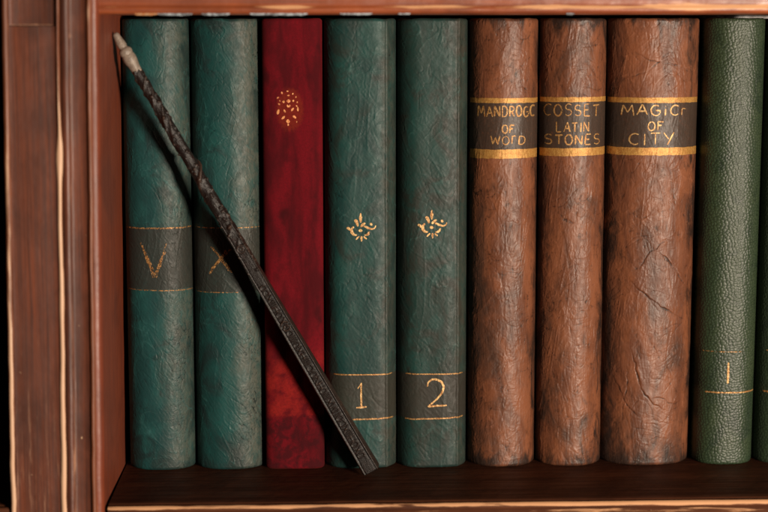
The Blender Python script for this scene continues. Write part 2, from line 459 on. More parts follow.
class Book:
    """one bound book: displaced spine + boards as one shell, page block, painted marks"""

    def __init__(self, x0, x1, depth, nexp, mexp, mat, relief, label, step=0.38, shape=None, wander=0.25, seed=0, lean=(0, 0), hh=H):
        self.cx = cx = (x0 + x1) / 2; w = (x1 - x0) / 2 - 0.12
        self.w = w
        self.root = empty("book", (cx, 0, 0), label, "book", GROUP)
        # cross-section, sampled by arc length
        th = np.linspace(-1, 1, 4001)
        xx = np.sign(th) * (1 - (1 - np.abs(th)) ** 2) * w
        yy = depth - depth * (1 - np.abs(xx / w) ** nexp) ** (1 / mexp)
        if shape is not None:
            yy = yy + shape(xx / w)
        s = np.concatenate([[0], np.cumsum(np.hypot(np.diff(xx), np.diff(yy)))])
        L = s[-1]; na = int(L / step)
        a = np.linspace(0, L, na); xa = np.interp(a, s, xx); ya = np.interp(a, s, yy)
        # rows, with rounded ends
        r = 1.6
        nz = int(hh / (step * 1.05))
        zr = np.linspace(r, hh - r, nz)
        q = np.linspace(0, math.pi / 2, 6)[1:]
        zrow = np.concatenate([(r - r * np.sin(q))[::-1], zr, hh - r + r * np.sin(q)])
        ins = np.concatenate([(r - r * np.cos(q))[::-1], zr * 0, r - r * np.cos(q)])
        A, Zr = np.meshgrid(a - L / 2, zrow, indexing='ij')
        h, rel = relief(A, Zr, xa[:, None] / w + 0 * A)
        fade = 0.25 + 0.75 * ss(1.0, 0.80, np.abs(xa / w))
        h = h * fade[:, None]
        tx = np.gradient(xa); ty = np.gradient(ya); tl = np.hypot(tx, ty)
        nx = ty / tl; ny = -tx / tl                     # outward = toward the viewer
        X = xa[:, None] + nx[:, None] * (h - ins[None]) ; Y = ya[:, None] + ny[:, None] * (h - ins[None])
        X = X * 1.0 + wander * 0.5 * perlin(Zr / 45, Zr * 0 + seed + 0.5, seed) * (1 - np.abs(xa / w)[:, None] ** 6)
        Zz = Zr + 0.35 * perlin(A / 9, A * 0 + seed, seed + 2) * (ss(hh - 6, hh, Zr) - ss(6, 0, Zr) * 0.0)
        Zz = np.maximum(Zz, 0.02)
        X = X + cx + (lean[0] + (lean[1] - lean[0]) * Zz / hh)
        P = np.stack([X, Y, Zz], -1)
        self.P = P; self.a = a - L / 2; self.xa = xa; self.zrow = zrow; self.hh = hh
        nu, nv = P.shape[:2]
        # boards going back, and the turned-in head and tail
        left = P[:1].copy(); left[..., 1] = 146; right = P[-1:].copy(); right[..., 1] = 146
        G = np.concatenate([left, P, right], 0); R = np.concatenate([rel[:1], rel, rel[-1:]], 0)

        def inner(col, z):
            c = col.copy(); c[:, 0] = cx + (c[:, 0] - cx) * (1 - 2.6 / w); c[:, 1] = np.minimum(c[:, 1] + 2.6, 146); c[:, 2] = z; return c
        lo = inner(G[:, 0], 0.3)[:, None]; hi = inner(G[:, -1], hh - 0.4)[:, None]; hi2 = inner(G[:, -1], hh - 6)[:, None]
        G = np.concatenate([lo, G, hi, hi2], 1); R = np.concatenate([R[:, :1], R, R[:, -1:], R[:, -1:]], 1)
        self.spine = mesh_obj("binding", G.reshape(-1, 3), grid_faces(*G.shape[:2]), mat, self.root, True, {'relief': R, 'border_shade': np.maximum(np.abs((G[..., 0] - cx) / w) ** 2.0, 1.15 * np.exp(-G[..., 2] / 16) + 1.0 * np.exp(-(hh - G[..., 2]) / 11)).clip(0, 1)})
        # page block
        bx = w - 2.7; y0 = depth + 3.2; y1 = 140
        v = [(cx + sx * bx, y, z) for sx in (-1, 1) for y in (y0, y1) for z in (1.2, hh - 2.5)]
        mesh_obj("page_block", v, [(0, 1, 3, 2), (4, 6, 7, 5), (0, 4, 5, 1), (2, 3, 7, 6), (0, 2, 6, 4), (1, 5, 7, 3)], PAPER, self.root, False)
        # normals for paint
        du = np.gradient(P, axis=0); dv = np.gradient(P, axis=1)
        N = np.cross(du, dv); N /= np.linalg.norm(N, axis=-1, keepdims=True) + 1e-9
        if N[nu // 2, nv // 2, 1] > 0: N = -N
        self.N = N

    def at(self, x, z, off):
        """points on the displaced spine; x in mm from the spine's middle (front view)"""
        x = np.asarray(x, float); z = np.asarray(z, float)
        i = np.interp(x, self.xa, np.arange(len(self.xa))); j = np.interp(z, self.zrow, np.arange(len(self.zrow)))
        i0 = np.clip(np.floor(i).astype(int), 0, len(self.xa) - 2); j0 = np.clip(np.floor(j).astype(int), 0, len(self.zrow) - 2)
        fi = (i - i0)[..., None]; fj = (j - j0)[..., None]

        def bl(F): return (F[i0, j0] * (1 - fi) + F[i0 + 1, j0] * fi) * (1 - fj) + (F[i0, j0 + 1] * (1 - fi) + F[i0 + 1, j0 + 1] * fi) * fj
        n = bl(self.N)
        return bl(self.P) + n * np.asarray(off)[..., None]

    def strokes(self, name, lines, mat, off=0.10):
        """lines: list of (points [(x, z)...], width or widths); each is a painted ribbon lying on the spine"""
        V = []; Fc = []; base = 0
        for k, (pts, wd) in enumerate(lines):
            pts = np.array(pts, float)
            seg = np.hypot(*np.diff(pts, axis=0).T); s = np.concatenate([[0], np.cumsum(seg)])
            if s[-1] < 0.05: continue
            n = max(4, int(s[-1] / 0.22)); t = np.linspace(0, s[-1], n)
            px = np.interp(t, s, pts[:, 0]); pz = np.interp(t, s, pts[:, 1])
            if len(pts) > 2:
                ker = np.array([0.25, 0.5, 0.25])
                for _ in range(3):
                    px[1:-1] = np.convolve(px, ker, 'valid'); pz[1:-1] = np.convolve(pz, ker, 'valid')
            tx = np.gradient(px); tz = np.gradient(pz); l = np.hypot(tx, tz) + 1e-9
            wds = np.interp(t / s[-1], np.linspace(0, 1, np.size(wd)), np.atleast_1d(wd)) if np.size(wd) > 1 else np.full(n, float(np.atleast_1d(wd)[0]))
            e1 = 1 + 0.35 * fbm(t / 0.9 + k * 7.1, t * 0 + k, 5, 2); e2 = 1 + 0.35 * fbm(t / 0.9 + k * 3.3 + 50, t * 0 + k, 6, 2)
            cap = np.sqrt(np.clip(1 - (1 - np.clip(np.minimum(t, s[-1] - t) / (wds * 0.5 + 1e-6), 0, 1)) ** 2, 0.05, 1))
            m = 5
            c = np.linspace(-1, 1, m)
            hw = np.where(c[:, None] > 0, wds * e1 * 0.5 * cap, wds * e2 * 0.5 * cap)
            qx = px[None] - (tz / l)[None] * c[:, None] * hw; qz = pz[None] + (tx / l)[None] * c[:, None] * hw
            o = off + 0.012 * (k % 9) + 0 * qx
            V.append(self.at(qx, qz, o).reshape(-1, 3)); Fc.append(grid_faces(m, n) + base); base += m * n
        return mesh_obj(name, np.concatenate(V), np.concatenate(Fc), mat, self.spine)

    def line(self, name, z, x0, x1, wd, mat, slope=0.0, off=0.10, wob=0.12, seed=0):
        xs = np.linspace(x0, x1, 60)
        zs = z + slope * (xs - x0) / (x1 - x0) + wob * fbm(xs / 7, xs * 0 + seed, seed, 3)
        ws = wd * (1 + 0.3 * fbm(xs / 4, xs * 0 + seed + 4, seed + 9, 3))
        return self.strokes(name, [(list(zip(xs, zs)), ws)], mat, off)


# ---- reliefs (height in mm, dye relief -1..1)
def relief_teal(seed, craze_x=0.15, amt=1.0):
    def f(A, Z, t):
        big = 0.35 * fbm(A / 22, Z / 40, seed, 3)
        u = A * 0.80 + Z * 0.60; v = -A * 0.60 + Z * 0.80
        c1 = creases(u, v * 0.35, 7, seed + 1, 0.05, 0.8) ; c2 = creases(A, Z, 9, seed + 2, 0.04, 1.0); c3 = creases(A * 1.0, Z * 0.7, 3.2, seed + 3, 0.07, 0.7)
        x = A + 0.9 * perlin(A / 1.7, Z / 1.7, seed + 5); y = Z + 0.9 * perlin(A / 1.7 + 7, Z / 1.7, seed + 6)
        f1, f2 = worley(x / 2.3, y / 2.6, seed + 7)
        cell = ss(0.0, 0.17, f2 - f1)
        cz = ss(craze_x - 0.35, craze_x + 0.45, t + 0.25 * fbm(A / 12, Z / 14, seed + 8, 3))
        fine = fbm(A / 1.3, Z / 1.6, seed + 9, 3)
        k1 = creases(u, v * 0.3, 5, seed + 11, 0.03, 0.8); k2 = creases(A, Z * 0.35, 4, seed + 12, 0.035, 0.9)
        hair = fbm(u / 0.8, v / 5, seed + 13, 3)
        vf = creases(A * 0.97 - Z * 0.12, Z * 0.16, 5.5, seed + 63, 0.09, 0.8)
        cz = cz * (0.25 + 0.75 * ss(-0.25, 0.3, fbm(A / 25, Z / 30, seed + 64, 2)))
        h = 1.3 * big + amt * (0.11 * c1 + 0.12 * c2 + 0.09 * c3 - 0.17 * k1 - 0.15 * k2 + 0.07 * hair + 0.12 * vf) + cz * 0.12 * (cell - 1) + 0.04 * fine
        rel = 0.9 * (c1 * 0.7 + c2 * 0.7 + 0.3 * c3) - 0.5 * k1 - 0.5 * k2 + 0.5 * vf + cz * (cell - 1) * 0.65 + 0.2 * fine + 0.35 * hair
        return h, np.clip(rel, -1, 1)
    return f


def relief_brown(seed, big_folds=0.0, streak=1.0):
    def f(A, Z, t):
        big = 0.55 * fbm(A / 16, Z / 26, seed, 3)
        c1 = creases(A, Z, 15, seed + 1, 0.045, 1.1); c2 = creases(A * 0.9 + Z * 0.5, Z - A * 0.3, 8, seed + 2, 0.06, 0.9)
        c3 = creases(A * 1.0, Z * 0.45, 4, seed + 3, 0.08, 0.8); c4 = creases(A * 0.5, Z * 1.1, 5, seed + 12, 0.07, 0.8)
        crum = np.abs(fbm(A / 5 + 0.5 * perlin(A / 8, Z / 8, seed + 20), Z / 7 + 0.5 * perlin(A / 8 + 4, Z / 8, seed + 21), seed + 4, 4))
        fine = fbm(A / 1.1, Z / 1.4, seed + 5, 3)
        k1 = creases(A * 0.8 + Z * 0.35, Z * 0.9 - A * 0.35, 11, seed + 41, 0.022, 1.0); k2 = creases(A, Z * 0.5, 6, seed + 42, 0.03, 0.9); k3 = creases(A * 0.45, Z, 7, seed + 43, 0.03, 0.9)
        w1 = creases(A, Z * 0.45, 2.4, seed + 51, 0.10, 0.9); w2 = creases(A * 0.55 + Z * 0.4, Z * 0.8 - A * 0.3, 2.8, seed + 52, 0.09, 0.9); w3 = creases(A * 0.8 - Z * 0.4, Z * 0.7 + A * 0.4, 3.2, seed + 53, 0.08, 0.8)
        v1 = 1.5 * creases(A * 0.95 - Z * 0.16, Z * 0.12, 3.0, seed + 61, 0.10, 0.7) * ss(-0.2, 0.3, fbm(A / 14, Z / 25, seed + 62, 2))
        v2 = creases(A * 0.93 + Z * 0.2, Z * 0.14, 4.2, seed + 66, 0.06, 0.8)
        strk = fbm(A / 0.9, Z / 9 + 0.3 * perlin(A / 6, Z / 12, seed + 44), seed + 45, 3)
        h = big + 0.13 * (c1 + 0.7 * c2) + 0.07 * (c3 + c4) - 0.20 * crum + 0.03 * fine - 0.17 * (k1 + 0.8 * k2 + 0.8 * k3) + 0.07 * strk + 0.10 * (w1 + w2) - 0.10 * w3 + 0.20 * v1 - 0.12 * v2
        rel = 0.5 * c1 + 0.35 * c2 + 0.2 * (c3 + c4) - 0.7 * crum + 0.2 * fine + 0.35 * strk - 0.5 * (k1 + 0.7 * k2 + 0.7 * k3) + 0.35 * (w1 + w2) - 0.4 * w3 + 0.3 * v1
        for (pts, amp, wd) in (FOLDS if big_folds else []):
            d = np.full(A.shape, 99.0); side = np.zeros(A.shape); al = np.zeros(A.shape); nseg = len(pts) - 1
            Aw = A + 0.7 * perlin(A / 3.5, Z / 3.5, seed + 33); Zw = Z + 0.7 * perlin(A / 3.5 + 8, Z / 3.5, seed + 34)
            for k, ((xa_, za_), (xb_, zb_)) in enumerate(zip(pts[:-1], pts[1:])):
                bx, bz = xb_ - xa_, zb_ - za_; q = np.clip(((Aw - xa_) * bx + (Zw - za_) * bz) / (bx * bx + bz * bz), 0, 1)
                dd = np.hypot(Aw - xa_ - q * bx, Zw - za_ - q * bz); nr = dd < d
                side = np.where(nr, np.sign((Aw - xa_) * bz - (Zw - za_) * bx), side); al = np.where(nr, (k + q) / nseg, al); d = np.minimum(d, dd)
            tap = np.sin(np.pi * np.clip(al, 0.02, 0.98)) ** 0.7 * (0.75 + 0.5 * perlin(al * 5, al * 0 + len(pts), seed))
            sd = d * side
            ridge = np.exp(-(sd / np.where(sd > 0, wd * 0.7, wd * 3.0)) ** 2) * tap; groove = np.exp(-((sd - wd * 1.1) / (wd * 0.55)) ** 2) * tap
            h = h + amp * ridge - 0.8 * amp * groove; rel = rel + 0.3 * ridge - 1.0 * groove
        band = ss(161, 163, Z) * ss(189.5, 187.5, Z)
        h = h * (1 - 0.45 * band)
        return h, np.clip(rel, -1, 1)
    return f


def relief_pebble(seed):
    def f(A, Z, t):
        u = A * 0.95 + Z * 0.18; v = Z * 0.95 - A * 0.18
        x = u + 0.5 * perlin(A / 2.5, Z / 2.5, seed + 1); y = v + 0.5 * perlin(A / 2.5 + 5, Z / 2.5, seed + 2)
        f1, f2 = worley(x / 1.75, y / 1.35, seed)
        dome = np.sqrt(np.clip(1 - (f1 / 0.85) ** 2, 0, 1)); edge = ss(0, 0.35, f2 - f1)
        big = 0.3 * fbm(A / 20, Z / 40, seed + 4, 3)
        h = big + 0.23 * dome * edge
        return h, np.clip((edge - 0.85) * 1.0 + 0.15 * dome, -1, 1)
    return f


def relief_velvet(seed):
    def f(A, Z, t):
        h = 0.18 * fbm(A / 10, Z / 16, seed, 3) + 0.05 * fbm(A / 1.2, Z / 1.2, seed + 2, 2)
        return h, 0.3 * fbm(A / 2, Z / 2, seed + 3, 3)
    return f


def _smooth(pts, n=24):
    p = np.array(pts, float); s = np.linspace(0, len(p) - 1, n); k = np.arange(len(p))
    x = np.interp(s, k, p[:, 0]); z = np.interp(s, k, p[:, 1])
    for _ in range(8):
        x[1:-1] = 0.25 * x[:-2] + 0.5 * x[1:-1] + 0.25 * x[2:]; z[1:-1] = 0.25 * z[:-2] + 0.5 * z[1:-1] + 0.25 * z[2:]
    return list(zip(x, z))


# raised folds on the widest brown spine, mm from its middle / mm up
FOLDS = [(_smooth(q), a_, w_) for q, a_, w_ in (
    ([(-12, 98), (-8, 93), (-1, 88), (6, 82), (12, 80), (21, 75)], 0.34, 0.6), ([(-10, 62), (-7, 53), (-6, 45), (-3, 38), (2, 33), (8, 30)], 0.42, 0.6),
    ([(7, 119), (2, 113), (-3, 110), (-7, 101)], 0.22, 0.6), ([(2, 113), (9, 107), (14, 99), (20, 93)], 0.34, 0.55), ([(-20, 47), (-15, 40), (-11, 31), (-5, 26)], 0.28, 0.6),
    ([(-14, 214), (-6, 209), (4, 207), (12, 206), (20, 201)], 0.2, 0.6), ([(-20, 200), (-10, 201), (-2, 206), (5, 214)], 0.18, 0.6),
    ([(-15, 33), (-12, 42), (-13, 50)], 0.25, 0.6), ([(0, 36), (6, 37), (12, 32), (19, 34)], 0.2, 0.55))]

# ---- materials
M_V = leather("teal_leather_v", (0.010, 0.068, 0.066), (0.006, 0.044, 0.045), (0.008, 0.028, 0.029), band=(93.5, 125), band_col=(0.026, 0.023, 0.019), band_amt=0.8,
              seed=1, wear_sheen_col=(0.088, 0.088, 0.066), wear_sheen_x=(-3, 13, 0.62, 16), rough=(0.43, 0.60), spec=0.28, dark=1.0, edge=0.75, edge_shade_col=(0.010, 0.022, 0.021))
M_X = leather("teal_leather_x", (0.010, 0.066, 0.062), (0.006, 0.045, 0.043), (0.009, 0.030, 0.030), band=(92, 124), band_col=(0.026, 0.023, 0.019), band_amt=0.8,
              seed=2, wear_sheen_col=(0.112, 0.104, 0.080), wear_sheen_x=(-1, 12, 0.66, 16), rough=(0.43, 0.60), spec=0.28, dark=1.0, edge=0.75, edge_shade_col=(0.010, 0.022, 0.021))
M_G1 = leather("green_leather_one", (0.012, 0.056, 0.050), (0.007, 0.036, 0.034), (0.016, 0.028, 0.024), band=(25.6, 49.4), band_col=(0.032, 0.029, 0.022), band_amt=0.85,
               seed=3, wear_sheen_col=(0.075, 0.066, 0.05), wear_sheen_x=(9, 13, 0.5, 4), rough=(0.44, 0.60), spec=0.26, dark=1.0, blotC=(0.46, 0.66), edge=0.7, edge_shade_col=(0.012, 0.026, 0.024))
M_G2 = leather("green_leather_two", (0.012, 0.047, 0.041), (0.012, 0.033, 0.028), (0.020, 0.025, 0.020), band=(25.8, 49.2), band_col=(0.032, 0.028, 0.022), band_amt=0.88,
               seed=4, wear_sheen_col=(0.072, 0.060, 0.046), wear_sheen_x=(10, 13, 0.45, 4), rough=(0.44, 0.60), spec=0.26, dark=1.0, blotC=(0.46, 0.66), edge=0.7, edge_shade_col=(0.012, 0.026, 0.024))
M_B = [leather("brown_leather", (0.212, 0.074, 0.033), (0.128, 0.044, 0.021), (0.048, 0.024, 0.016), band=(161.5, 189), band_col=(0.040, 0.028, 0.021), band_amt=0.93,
               seed=5 + i, rough=(0.40, 0.56), spec=0.38, dark=0.9, blotC=(0.46, 0.76), zst=0.5, ridge_light=0.30, speck=0.10, edge=1.0, edge_shade_col=(0.026, 0.014, 0.010)) for i in range(3)]
M_P = leather("pebbled_green_leather", (0.034, 0.052, 0.024), (0.026, 0.044, 0.021), (0.016, 0.030, 0.015), seed=9, rough=(0.42, 0.52), dark=0.75, edge=0.5, edge_shade_col=(0.020, 0.040, 0.020))
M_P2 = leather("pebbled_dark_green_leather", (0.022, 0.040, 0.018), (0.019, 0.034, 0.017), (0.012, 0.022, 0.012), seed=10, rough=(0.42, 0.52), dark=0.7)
m = NT("red_velvet")
zc = m.z()
zn = m.math('ADD', zc[2], m.math('MULTIPLY', m.math('SUBTRACT', m.noise(0.16, 5, 0.65), 0.5), 9.0))
c = m.mix(m.ramp(m.noise(0.07, 3, 0.55, 0.3, m.scale((1.6, 1, 0.4))), 0.36, 0.66), (0.145, 0.0028, 0.0080), (0.060, 0.0018, 0.0045))
c = m.mix(m.ramp(m.noise(0.10, 3, 0.55, 0.2, m.scale((1, 1, 0.6), (30, 0, 8))), 0.52, 0.78, 0, 0.8), c, (0.022, 0.0015, 0.003))
# lit stretch low down painted brighter red, dark tail patch, tarnished oval round the gilt stamp
c = m.mix(m.math('MULTIPLY', m.math('MULTIPLY', m.ramp(zn, 26.6, 29.4), m.ramp(zc[2], 48, 68, 1, 0)), m.ramp(m.noise(0.14, 3, 0.5), 0.30, 0.62)), c, (0.25, 0.012, 0.010))
c = m.mix(m.math('MULTIPLY', m.math('MULTIPLY', m.ramp(zn, 25.8, 29.0, 1, 0), m.ramp(m.noise(0.2, 4, 0.6, 0.5), 0.40, 0.60)), 0.8), c, (0.034, 0.003, 0.005))
ex = m.math('POWER', m.math('DIVIDE', m.math('ADD', zc[0], 1.2), 7.0), 2.0); ez = m.math('POWER', m.math('DIVIDE', m.math('SUBTRACT', zc[2], 184), 11.2), 2.0)
ov = m.math('ADD', m.math('ADD', ex, ez), m.math('MULTIPLY', m.math('SUBTRACT', m.noise(0.5, 4, 0.6), 0.5), 1.0))
c = m.mix(m.ramp(ov, 0.55, 1.15, 0.7, 0), c, (0.20, 0.020, 0.008))
m.b.inputs['Sheen Weight'].default_value = 0.10; m.b.inputs['Sheen Roughness'].default_value = 0.45; m.b.inputs['Sheen Tint'].default_value = (0.9, 0.12, 0.10, 1)
c = m.mix(m.ramp(m.noise(0.9, 5, 0.75, 0.3), 0.35, 0.7, 0, 0.45), c, (0.045, 0.002, 0.004))
M_RED = m.fin(c, 0.85, 0.15, 0, m.bump(m.noise(3.2, 3, 0.7), 0.00022))

GOLD = gold_paint("old_gilt", wear=0.36)
GOLD_BAND = gold_paint("gilt_band_paint", (0.50, 0.27, 0.068), wear=0.31, dark=(0.38, 0.17, 0.04))
GOLD_FAINT = gold_paint("rubbed_gilt", (0.44, 0.24, 0.08), wear=0.51)
GOLD_BRIGHT = gold_paint("bright_gilt", (0.64, 0.42, 0.17), wear=0.33)
GOLD_TITLE = gold_paint("title_gilt", (0.50, 0.29, 0.10), wear=0.42)

# ---- the books, left to right
cyl = dict(nexp=2.3, mexp=2.0)


def ridge(tr, amp, wd=0.06):
    return lambda t: -amp * np.exp(-((t - tr) / wd) ** 2) + 5.0 * np.maximum(0, -t - 0.45) ** 2 + 2.0 * np.maximum(0, t - tr) 


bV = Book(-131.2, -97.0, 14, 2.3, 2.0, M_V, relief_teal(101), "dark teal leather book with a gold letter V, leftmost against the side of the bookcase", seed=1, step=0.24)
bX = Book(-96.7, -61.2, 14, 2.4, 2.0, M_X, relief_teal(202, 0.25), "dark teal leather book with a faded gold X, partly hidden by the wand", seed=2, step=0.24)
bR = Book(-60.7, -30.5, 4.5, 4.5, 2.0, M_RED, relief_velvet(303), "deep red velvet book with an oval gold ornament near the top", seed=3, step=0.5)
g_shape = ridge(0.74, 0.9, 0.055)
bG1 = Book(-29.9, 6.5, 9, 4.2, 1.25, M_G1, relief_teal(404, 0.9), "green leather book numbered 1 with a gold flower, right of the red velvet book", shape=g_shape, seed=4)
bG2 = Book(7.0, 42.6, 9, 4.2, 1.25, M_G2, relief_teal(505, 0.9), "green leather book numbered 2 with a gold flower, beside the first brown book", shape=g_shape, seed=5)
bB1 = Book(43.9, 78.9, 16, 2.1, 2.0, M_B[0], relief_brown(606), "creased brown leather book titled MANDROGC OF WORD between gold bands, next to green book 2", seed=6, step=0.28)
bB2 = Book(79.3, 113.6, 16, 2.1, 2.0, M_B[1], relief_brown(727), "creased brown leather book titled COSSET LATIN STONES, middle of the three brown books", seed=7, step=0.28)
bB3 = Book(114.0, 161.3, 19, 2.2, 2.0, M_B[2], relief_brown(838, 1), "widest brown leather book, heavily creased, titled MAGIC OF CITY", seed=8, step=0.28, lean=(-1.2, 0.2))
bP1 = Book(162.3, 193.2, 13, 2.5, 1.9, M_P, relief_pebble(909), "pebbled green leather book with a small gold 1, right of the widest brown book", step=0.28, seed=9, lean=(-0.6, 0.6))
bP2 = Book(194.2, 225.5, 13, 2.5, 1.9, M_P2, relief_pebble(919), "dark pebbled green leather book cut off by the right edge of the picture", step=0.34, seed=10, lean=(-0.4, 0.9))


# ---- lettering: hand-drawn strokes in a unit box
def el(cx, cy, rx, ry, a0, a1, n=22):
    t = np.radians(np.linspace(a0, a1, n)); return [(cx + rx * math.cos(q), cy + ry * math.sin(q)) for q in t]


GL = {
    'M': [[(0, 0), (.14, 1)], [(.14, 1), (.5, .3)], [(.5, .3), (.84, 1)], [(.84, 1), (1, 0)]],
    'A': [[(0, 0), (.5, 1)], [(.5, 1), (1, 0)], [(.2, .36), (.8, .36)]],
    'N': [[(.05, 0), (.08, 1)], [(.08, 1), (.92, 0)], [(.92, 0), (.95, 1)]],
    'D': [[(.1, 0), (.1, 1)], [(.02, 1), (.4, 1)] + el(.4, .5, .55, .5, 90, -90) + [(.02, 0)]],
    'R': [[(.1, 0), (.1, 1)], [(.05, 1), (.45, 1)] + el(.45, .75, .42, .25, 90, -90, 12) + [(.1, .5)], [(.42, .5), (.95, 0)]],
    'r': [[(.12, 0), (.12, 1)], [(.12, .92), (.6, 1), (.95, .86)]],
    'O': [el(.5, .5, .48, .5, 95, 455, 34)],
    'G': [el(.52, .5, .48, .5, 50, 325, 28), [(.95, .22), (.95, .48)], [(.5, .48), (1.0, .48)]],
    'C': [el(.55, .5, .5, .5, 50, 310, 26)],
    'F': [[(.1, 0), (.14, 1)], [(.1, 1), (.95, .95)], [(.12, .55), (.7, .55)]],
    'S': [el(.5, .75, .40, .25, 30, 250, 16) + el(.5, .26, .42, .26, 70, -150, 16)],
    'E': [[(.1, 0), (.12, 1)], [(.1, 1), (.85, 1)], [(.1, .52), (.7, .52)], [(.1, 0), (.9, 0)]],
    'T': [[(.5, 0), (.5, 1)], [(.02, .97), (.98, 1)]],
    'L': [[(.12, 1), (.1, 0)], [(.1, 0), (.9, .03)]],
    'I': [[(.5, 0), (.5, 1)]],
    'i': [[(.5, 0), (.5, .72)], [(.47, .93), (.53, 1.0)]],
    'W': [[(0, 1), (.24, 0)], [(.24, 0), (.5, .8)], [(.5, .8), (.76, 0)], [(.76, 0), (1, 1)]],
    'Y': [[(0, 1), (.5, .45)], [(1, 1), (.4, 0)]],
    'K': [[(.1, 0), (.1, 1)], [(.9, 1), (.12, .45)], [(.3, .58), (.95, 0)]],
    'V': [[(0, 1), (.5, 0)], [(.5, 0), (1, 1)]],
    'X': [[(0, 1), (1, 0)], [(0, 0), (1, 1)]],
}


def write(book, text, px0, px1, y0, y1, wd, mat, off=0.1, seed=0, name="title_lettering"):
    rg = np.random.RandomState(seed)
    xa = XM(px0, (y0 + y1) / 2) - book.cx; xb = XM(px1, (y0 + y1) / 2) - book.cx; zt = ZM(y0); zb = ZM(y1)
    wts = [{'I': .35, 'i': .35, 'M': 1.15, 'W': 1.25, 'r': .7}.get(ch, 1.0) for ch in text]
    gap = 0.30; tot = sum(wts) + gap * (len(text) - 1); u = (xb - xa) / tot; x = xa; out = []
    for ch, wt in zip(text, wts):
        dz = rg.uniform(-.25, .25); sc = rg.uniform(.92, 1.06); sh = rg.uniform(-.05, .08)
        for st in GL[ch]:
            pts = [(x + (px + sh * pz) * u * wt + rg.normal(0, .04), zb + dz + pz * (zt - zb) * sc + rg.normal(0, .05)) for px, pz in st]
            w0 = wd * rg.uniform(.75, 1.2)
            out.append((pts, (w0 * rg.uniform(.7, 1), w0, w0 * rg.uniform(.6, 1))))
        x += (wt + gap) * u
    return book.strokes(name, out, mat, off)


write(bB1, "MANDROGC", 478.5, 536, 106, 117, 0.75, GOLD_TITLE, seed=1)
write(bB1, "OF", 501.5, 514, 124.5, 133.5, 0.75, GOLD_TITLE, seed=2)
write(bB1, "WOrD", 490.5, 525, 136.5, 145, 0.7, GOLD_TITLE, seed=3)
write(bB2, "COSSET", 545, 600, 105, 116.5, 0.7, GOLD_TITLE, seed=4)
write(bB2, "LATIN", 556, 589, 122.5, 132.5, 0.65, GOLD_TITLE, seed=5)
write(bB2, "STONES", 545.5, 601, 135.5, 145.5, 0.75, GOLD_TITLE, seed=6)
write(bB3, "MAGiC", 623, 680, 105.5, 116, 0.75, GOLD_BRIGHT, seed=7)
write(bB3, "r", 682, 687, 110, 116.5, 0.6, GOLD_BRIGHT, seed=8)
write(bB3, "OF", 648, 664, 122, 131, 0.75, GOLD_BRIGHT, seed=9)
write(bB3, "CITY", 629.5, 674, 134, 146, 0.75, GOLD_BRIGHT, seed=10)


def gband(book, z0, z1, seed, x0=-0.975, x1=0.975, tilt=0.0):
    xs = np.linspace(x0 * book.w, x1 * book.w, 140); m_ = 9
    top = z1 + 0.35 * fbm(xs / 4, xs * 0 + seed, seed, 4); bot = z0 + 0.4 * fbm(xs / 4, xs * 0 + seed + 2, seed + 3, 4)
    q = np.linspace(0, 1, m_)[:, None]
    X = xs[None] + 0 * q; Z = bot[None] * (1 - q) + top[None] * q + tilt * xs[None] / book.w
    V = book.at(X, Z, 0.09 + 0 * X)
    mesh_obj("gilt_band", V.reshape(-1, 3), grid_faces(m_, 140), GOLD_BAND, book.spine)


gband(bB1, ZM(103.2), ZM(98.2), 1); gband(bB1, ZM(159.3), ZM(150.2), 2, tilt=0.15)
gband(bB2, ZM(102.3), ZM(97.4), 3, tilt=0.1); gband(bB2, ZM(157.0), ZM(149.0), 4, tilt=0.3)
gband(bB3, ZM(103.4), ZM(98.0), 5, x1=0.95); gband(bB3, ZM(156.6), ZM(148.8), 6, tilt=0.0)

# V and X books
V_x = lambda px, y: XM(px, y) - bV.cx
scr = np.random.RandomState(9)


def rough_stroke(book, p0, p1, wd, n=5):
    out = []
    for k in range(n):
        o = scr.normal(0, wd * 0.32, 4); a, b = sorted(scr.uniform(0, 1, 2)); a *= 0.5; b = 0.5 + 0.5 * b
        q = lambda t, j: (p0[0] + (p1[0] - p0[0]) * t + o[j], p0[1] + (p1[1] - p0[1]) * t + o[j + 1] * 0.5)
        out.append(([q(a, 0), q((a + b) / 2, 1), q(b, 2)], wd * scr.uniform(.25, .5)))
    return out


XX = lambda b, px, y: (XM(px, y) - b.cx, ZM(y))
bV.strokes("gold_letter", rough_stroke(bV, XX(bV, 142, 241), XX(bV, 156, 277), 1.7, 7) + rough_stroke(bV, XX(bV, 156, 277), XX(bV, 169, 241), 1.5, 5), GOLD_FAINT)
bV.line("gilt_line", ZM(227.5), -bV.w * 0.92, bV.w * 0.97, 0.75, GOLD_FAINT, seed=3)
bV.line("gilt_line", ZM(288.5), -bV.w * 0.90, bV.w * 0.98, 0.55, GOLD_FAINT, slope=-0.6, seed=4)
bX.strokes("gold_letter", rough_stroke(bX, XX(bX, 213, 246), XX(bX, 232, 272), 1.6, 6) + rough_stroke(bX, XX(bX, 208, 274), XX(bX, 232, 246), 1.8, 7), GOLD_FAINT)
bX.line("gilt_line", ZM(227.5), -bX.w * 0.92, bX.w * 0.97, 0.5, GOLD_FAINT, seed=5)
bX.line("gilt_line", ZM(291.5), -bX.w * 0.9, bX.w * 0.3, 0.4, GOLD_FAINT, seed=6)


